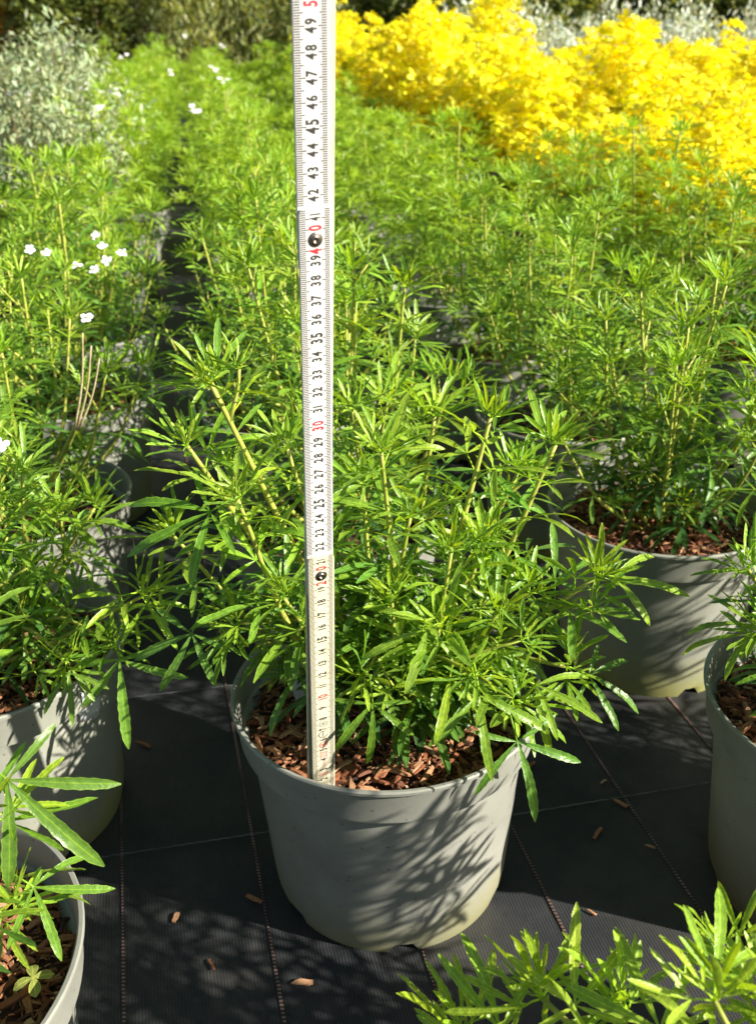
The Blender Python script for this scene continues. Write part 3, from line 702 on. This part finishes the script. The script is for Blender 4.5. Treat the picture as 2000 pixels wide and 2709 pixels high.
# flowers
def flower_mesh(rng, L=1.35):
    bag = Bag()
    for i in range(5):
        V, F, A = leaflet(rng, L, L * .36, 5, droop=rng.uniform(-.2, .5), fold=-.25, teeth=False); V[:, 2] += 0
        V = rotz(rotx(V, rng.uniform(.1, .5)), i * 1.2566 + rng.uniform(-.1, .1)); bag.add(V, F, 0)
    for i in range(6):
        a = i * 1.05; V, F = tube([(0, 0, 0), (.18 * math.cos(a), .18 * math.sin(a), .45)], [.04, .06], 4); bag.add(V, F, 1)
    V, F = tube([(0, 0, -3.2), (.15, 0, -1.5), (0, 0, 0)], [.07, .06, .08], 5); bag.add(V, F, 2)
    return bag.mesh('flower', [PETAL, PISTIL, STEM])
FLW = [flower_mesh(random.Random(60 + i)) for i in range(4)]

def in_gold(x, y):
    xb = float(np.interp(y, [160, 190, 240, 330, 456, 900], [70, 58, 36, 10, -20, -60])); return y > 165 and x > xb
def in_silver(x, y): return y > 225 and x < -.24 * y - 4
rngp = random.Random(9); green = []; ng = 0
front_named = {(1, 0): None}
for j in range(0, 24):
    for i in range(-9, 10):
        c = np.array(MAIN) + A_ * i + B_ * j + np.array([rngp.uniform(-2, 2), rngp.uniform(-2, 2)])
        if j == 0 and i in (-1, 0, 1): continue
        if j == 1 and i == 1: continue
        x, y = c
        if y < 40 or x < -.43 * y - 26 or x > .43 * y + (62 if y < 175 else 30) or y > 700: continue
        if j == 0 and i >= 2: c = np.array(RIGHT) + A_ * (i - 1); x, y = c
        if in_gold(x, y) or in_silver(x, y): continue
        if rngp.random() < .03 and y > 200: continue
        rz = rngp.random() * 6.283; tall = np.interp(y, [90, 200, 420, 700], [1.0, 1.05, 1.16, 1.36]) * rngp.uniform(.92, 1.08)
        if i <= -1: tall *= 1.07
        near = y < 175
        if near:
            which = ('directly behind the ruler pot' if (i, j) == (0, 1) else None)
            k = rngp.randrange(4); o = copy_tree(protos[k])
            pl = put_pot(c, POT_A if rngp.random() < .5 else POT_ME, 'grey pot in the leafy rows behind the ruler pot', 'pots in the rows behind', rz)
            ml = put_mulch(c, MULCH_LO, 'bark mulch in a pot of the leafy rows behind', 'mulch in the rows behind', rz=rz)
            lab, grp = 'green finger-leaved shrub among the close rows behind the ruler pot', 'shrubs in the close rows'
            anchor = {-2: 'the column beyond the stickered pot', -1: 'the stickered pot', 0: 'the ruler pot', 1: 'the soil-splashed pot', 2: 'the column beyond the soil-splashed pot', 3: 'the second column beyond the soil-splashed pot'}.get(i)
            if anchor:
                nth = ('first', 'first', 'second', 'third', 'fourth', 'fifth')[j]
                if abs(i) > 1: nth = ('first', 'second', 'third', 'fourth', 'fifth', 'sixth')[j]; pre = nth + ' in ' + anchor
                else: pre = nth + ' behind ' + anchor + ' in its column'
                if i == 3: pre = nth + ' of ' + anchor
                lab, grp = 'green finger-leaved shrub, ' + pre, None
                pl['label'] = 'grey pot, ' + pre; del pl['group']; ml['label'] = 'bark mulch in the grey pot ' + pre; del ml['group']
            if (i, j) == (0, 1):
                pl['label'] = 'shaded grey pot standing directly behind the ruler pot'
                lab, grp = 'green finger-leaved shrub standing directly behind the measured shrub', None
            elif (i, j) == (-1, 1):
                lab, grp = 'green shrub with a dry brown flower stalk, behind the stickered pot', None
        else:
            o = copy_tree(fars[rngp.randrange(4)])
            if y < 330: put_pot(c, POT_ME, 'grey pot half hidden in the far green bed', 'pots in the far green bed', rz)
            lab, grp = 'out of focus bright green shrub in the far bed', 'shrubs in the far green bed'
        o.location = (x * CM, y * CM, (HP - 2.9) * CM); o.rotation_euler.z = rz; s = tall
        o.scale = (min(s, 1.12), min(s, 1.12), s)
        o['label'] = lab; o['category'] = 'shrub'
        if grp: o['group'] = grp
        elif 'group' in o: del o['group']
        green.append((x, y, o, s, near))
for j in range(0, 19):
    for i in range(-6, 14):
        c = np.array([80, 178]) + np.array([31, 6]) * i + np.array([-8, 30]) * j + np.array([rngp.uniform(-3, 3), rngp.uniform(-3, 3)]); x, y = c
        if not in_gold(x, y) or abs(x) > .43 * y + 26 or y > (450 if x > 70 else 590): continue
        o = copy_tree(golds[rngp.randrange(4)]); s = np.interp(y, [190, 260, 340, 400, 450, 580], [.86, .96, 1.10, 1.18, 1.22, 1.45]) * rngp.choice((.9, .97, 1.02, 1.05, 1.32))
        o.location = (x * CM, y * CM, (HP - 2.9) * CM); o.scale = (min(s, 1.15), min(s, 1.15), s); o.rotation_euler.z = rngp.random() * 6.28
        tag(o, 'golden yellow leafy shrub in the bright yellow block', 'shrub', 'golden shrubs in the yellow block')
        if y < 330: put_pot(c, POT_ME, 'grey pot shaded under the golden shrubs', 'pots under the golden shrubs', 0)
for q in protos + fars + golds:
    for ch in list(q.children): bpy.data.objects.remove(ch)
    bpy.data.objects.remove(q)

# flowers and the dry stalk sit on the shrub that carries them
pts = [(-38.8, 289, 31), (-41, 248, 28), (-69.5, 280, 30), (-66, 276, 30), (-63.6, 252, 28), (-74.9, 287, 30), (-87, 275, 30), (-93, 280, 30), (-100, 360, 33), (-110, 400, 38), (-128, 440, 40), (-116, 430, 40),
       (-26.7, 100.6, 25), (-26.9, 96.3, 25), (-36.6, 107.5, 25), (-29, 108.3, 25), (-21.0, 51.1, 25), (-24.2, 82.3, 24), (-88, 390, 36), (-83, 500, 42), (-55, 420, 38), (-46, 330, 33), (-78, 300, 31), (-60, 330, 33), (-95, 330, 33), (-105, 345, 34)]
bpy.context.view_layer.update()
rf = random.Random(77)
for (x, y, z) in pts:
    if y > 200: z += 2.2
    best = min(green, key=lambda g: (g[0] - x) ** 2 + (g[1] - y) ** 2)[2]
    if 'far bed' in best['label']: tag(best, 'far green shrub carrying open white flowers', 'shrub', 'flowering shrubs in the far bed')
    for k in range(rf.choice((2, 3, 3, 4)) if y > 110 else (1 if y < 90 else 2)):
        o = obj('flower', rf.choice(FLW), best)
        wm = Matrix.Translation(ell(x + (rf.uniform(-2.5, 2.5) if k else 0), y + (rf.uniform(-2, 2) if k else 0), z + (rf.uniform(-1.5, 1.0) if k else 0))) @ Matrix.Rotation(rf.uniform(.3, .9), 4, 'X') @ Matrix.Rotation(rf.random() * 6, 4, 'Z') @ Matrix.Scale(.45 if y < 150 else .62, 4)
        o.matrix_local = best.matrix_world.inverted() @ wm
bs = [g[2] for g in green if 'dry brown' in g[2]['label']]
if bs:
    fx, fy = bs[0].location.x / CM, bs[0].location.y / CM
    V, F = tube(spline([(fx + 1.5, fy - 1.5, -2.8), ((fx - 27.2) / 2 + 1.5, (fy + 84.6) / 2 - 1, 7.0), (-27.3, 84.6, 13.6)], 12), np.linspace(.32, .24, 13), 6)
    o = obj('stem', mesh('stem', (V + np.array([0, 0, HP])) * CM, F, STEM), bs[0]); o.matrix_local = bs[0].matrix_world.inverted()
    for k in range(3):
        t = np.array([-25.0 + k * .5, 83 + .2 * k, 22.5 - (k % 3) * 1.2]); b = np.array([-27.6 + .2 * k, 84.5, 13.0]); V, F = tube(spline([b, (b + t) / 2 + [.3, 0, 0], t], 8), np.linspace(.12, .07, 9), 5)
        V = V + np.array([0, 0, HP]); o = obj('dry_flower_stalk', mesh('dry_flower_stalk', V * CM, F, DRY), bs[0]); o.matrix_local = bs[0].matrix_world.inverted()

# ------------------------------------------------------------------ silver and dark shrubs at the back
def twiggy(seed, n, H_, R_, leafL, col, colv, material, name, dens, stem_mat=WOODST, wide=.16, up=.6, hi=.45):
    rng = random.Random(seed); root = bpy.data.objects.new(name, None); COL.objects.link(root)
    Vs = []; Fs = []; As = []; Ts = []; k = 0
    for i in range(n):
        a = i * 2.4; rr = math.sqrt((i + .5) / n); h = H_ * (1 - hi * rr * rr) * rng.uniform(.78, 1.1)
        tip = np.array([R_ * rr * math.cos(a) * rng.uniform(.8, 1.1), R_ * rr * math.sin(a) * rng.uniform(.8, 1.1), h]); b = np.array([tip[0] * .12, tip[1] * .12, 0]); mid = b + (tip - b) * np.array([.62, .62, .45])
        P = spline([b, mid, tip], 9)
        if i % max(1, n // 9) == 0:
            V, F = tube(P, np.linspace(R_ * .018, R_ * .006, 10), 5); obj('stem', mesh('stem', V * CM, F, stem_mat), root)
        m_ = int(h * dens)
        for q in range(m_):
            t = .22 + .78 * (q + rng.random()) / m_; u = t * 9; i0 = min(8, int(u)); p = P[i0] + (P[i0 + 1] - P[i0]) * (u - i0) + np.array([rng.gauss(0, 1), rng.gauss(0, 1), rng.gauss(0, 1)]) * R_ * .075
            az = rng.random() * 6.28; e = up + rng.uniform(-.5, .5); D = (math.cos(e) * math.cos(az), math.cos(e) * math.sin(az), math.sin(e)); B = frame(D, rng.uniform(-1, 1)); L = leafL * rng.uniform(.6, 1.25); w_ = L * wide
            V = np.array([(0, 0, 0), (-w_, L * .5, .06 * L), (w_, L * .5, .06 * L), (0, L, -.05 * L)]) @ B.T + p
            c = np.clip(np.array(col) * rng.uniform(1 - colv, 1 + colv) * np.array([rng.uniform(.85, 1.15), 1, rng.uniform(.85, 1.15)]), 0, 1)
            Vs.append(V); Fs += [[k, k + 2, k + 3, k + 1]]; As += [.5] * 4; Ts.append(np.tile(c, (4, 1))); k += 4
    obj('foliage', mesh('foliage', np.vstack(Vs) * CM, Fs, material, As, np.vstack(Ts)), root, kind='stuff'); return root
silv = [twiggy(400 + k, 46, 48, 21, 2.6, (.62, .68, .62), .25, SILV, 'silver_shrub', 2.6, up=.95) for k in range(2)]
grey = [twiggy(410 + k, 46, 44, 20, 2.3, (.36, .43, .24), .4, SILV, 'grey_green_shrub', 2.8, up=.8) for k in range(2)]
def put_copies(protos_, spots, label, cat, group):
    for k, (x, y, s, z) in enumerate(spots):
        o = copy_tree(protos_[k % len(protos_)]); o.location = (x * CM, y * CM, 0 if not z else (HP - 3) * CM); o.scale = (s, s, s * rngp.uniform(.94, 1.06)); o.rotation_euler.z = rngp.random() * 6.28
        tag(o, label, cat, group)
        if z: put_pot((x, y), POT_ME, 'grey pot hidden under the ' + ('silver' if 'silver' in label else 'grey-green') + ' shrubs', 'pots under the ' + ('silver' if 'silver' in label else 'grey-green') + ' shrubs', 0)
sp = []
for j in range(4):
    for i in range(11):
        x = 40 + 36 * i - 6 * j; y = 500 + 36 * j - 4 * i
        if abs(x) < .43 * y + 30: sp.append((x + rngp.uniform(-3, 3), y + rngp.uniform(-3, 3), 1.22 + .03 * j, j < 1))
put_copies(silv, sp, 'frosty silver-white bushy shrub behind the yellow block', 'shrub', 'silver shrubs behind the yellow block')
sp = []
for j in range(8):
    for i in range(9):
        y = 246 + 37 * j; x = -.24 * y - 16 - 36 * i
        if x > -.43 * y - 30: sp.append((x + rngp.uniform(-3, 3), y + rngp.uniform(-3, 3), 1.04 + .05 * j, j < 3))
put_copies(grey, sp, 'soft grey-green bushy shrub in the block beside the flowering shrubs', 'shrub', 'grey-green shrubs beside the green bed')
dark = [twiggy(420 + k, 60, 150, 62, 6.0, (.19, .24, .075), .5, FOL, 'hedge_shrub', 2.4, wide=.26, up=.4, hi=.3) for k in range(2)]
olive = [twiggy(430 + k, 70, 150, 66, 6.5, (.40, .45, .20), .4, FOL, 'hedge_shrub', 2.4, wide=.1, up=1.0, hi=.3) for k in range(2)]
amber = [twiggy(440 + k, 44, 140, 60, 7, (.68, .52, .17), .5, FOL, 'amber_shrub', 1.5, wide=.26, up=.3, hi=.3) for k in range(1)]
put_copies(dark, [(-205, 790, 1, False), (40, 800, 1.0, False), (130, 810, 1.05, False), (215, 830, 1, False), (300, 840, 1, False), (385, 850, 1.0, False), (-270, 905, 1.1, False), (465, 870, 1, False)], 'dark green dense hedge shrub at the very back', 'shrub', 'dark hedge shrubs at the back')
put_copies(olive, [(-125, 800, 1.0, False), (-50, 810, 1.02, False), (-90, 880, 1.15, False), (-5, 890, 1.1, False)], 'olive green feathery hedge shrub between the dark hedge shrubs', 'shrub', 'feathery hedge shrubs at the back')
put_copies(amber, [(-300, 800, .98, False), (-370, 850, 1.0, False), (-450, 900, 1.05, False)], 'amber and yellow-brown leafy shrub behind the grey-green shrubs', 'shrub', 'amber shrubs at the back')
for q in silv + grey + dark + olive + amber:
    for ch in list(q.children): bpy.data.objects.remove(ch)
    bpy.data.objects.remove(q)

# ------------------------------------------------------------------ small things
# white plant label stuck in the mulch left of the ruler
Vt, Ft = [], []
lb = Bag(); lb.add([(-.9, -.03, 0), (.9, -.03, 0), (.9, -.03, 6.2), (.6, -.03, 6.8), (-.6, -.03, 6.8), (-.9, -.03, 6.2), (-.9, .03, 0), (.9, .03, 0), (.9, .03, 6.2), (.6, .03, 6.8), (-.6, .03, 6.8), (-.9, .03, 6.2)],
        [[0, 1, 2, 3, 4, 5], [11, 10, 9, 8, 7, 6]] + [[i, i + 6, (i + 1) % 6 + 6, (i + 1) % 6] for i in range(6)])
plb = obj('plant_label', lb.mesh('plant_label', [PAPER], False), label='small white plastic plant label among stems left of the ruler', cat='label')
plb.matrix_world = Matrix.Translation(ell(-5.6, 64.0, -2.4)) @ Matrix.Rotation(math.radians(-14), 4, 'Y') @ Matrix.Rotation(.3, 4, 'Z') @ Matrix.Scale(1.45, 4)
b2 = Bag()
for k, (z, x0, x1) in enumerate(((5.9, -.5, .3), (5.3, -.6, .55), (4.7, -.55, .1))): quad(b2, x0, x1, z, z + .26, -.045, 0)
obj('printing', b2.mesh('printing', [INK], False), plb)
# pale seedling in the front left pot
sdl = bpy.data.objects.new('seedling', None); COL.objects.link(sdl); sdl.location = ell(-19.7, 37.6, -2.3)
tag(sdl, 'tiny pale green seedling with round leaves in the bark', 'seedling')
rs_ = random.Random(4)
V, F = tube([(0, 0, -.4), (.05, 0, .5), (0, 0, 1.1)], [.06, .06, .05], 5); obj('stem', mesh('stem', V * CM, F, STEM), sdl)
for a in (.3, 2.0, 3.6, 5.1):
    V, F, A = leaflet(rs_, 1.15, .33, 6, .3, .1, False); V = rotz(V, a) + [0, 0, 1.1]; o = obj('leaf', mesh('seed_leaf', V * CM, F, LEAF, A), sdl); o.color = (.42, .48, .12, 1)
# loose bark chips and litter on the fabric
rc = random.Random(8)
for k, (x, y) in enumerate([(21.3, 68.1), (-21.5, 91.0), (-18.4, 90.0), (-13.5, 52.0), (18.5, 64.5), (-6.5, 50.2), (14.0, 73.5), (-17.0, 56.5), (16.2, 56.0), (-24.0, 78), (20.4, 71.0), (6.5, 47.8), (-10.9, 58.2), (22.6, 62.8)]):
    o = obj('bark_chip', CHIPS[k % len(CHIPS)], label='small loose bark chip lying on the black ground fabric', cat='bark chip', group='loose chips on the fabric')
    o.location = (x * CM, y * CM, .0022); o.rotation_euler = (rc.uniform(-.1, .1), rc.uniform(-.1, .1), rc.random() * 6); s = rc.uniform(.28, .62); o.scale = (s, s, s)
print('objects', len(bpy.data.objects), 'tris', sum(len(m_.polygons) for m_ in bpy.data.meshes))
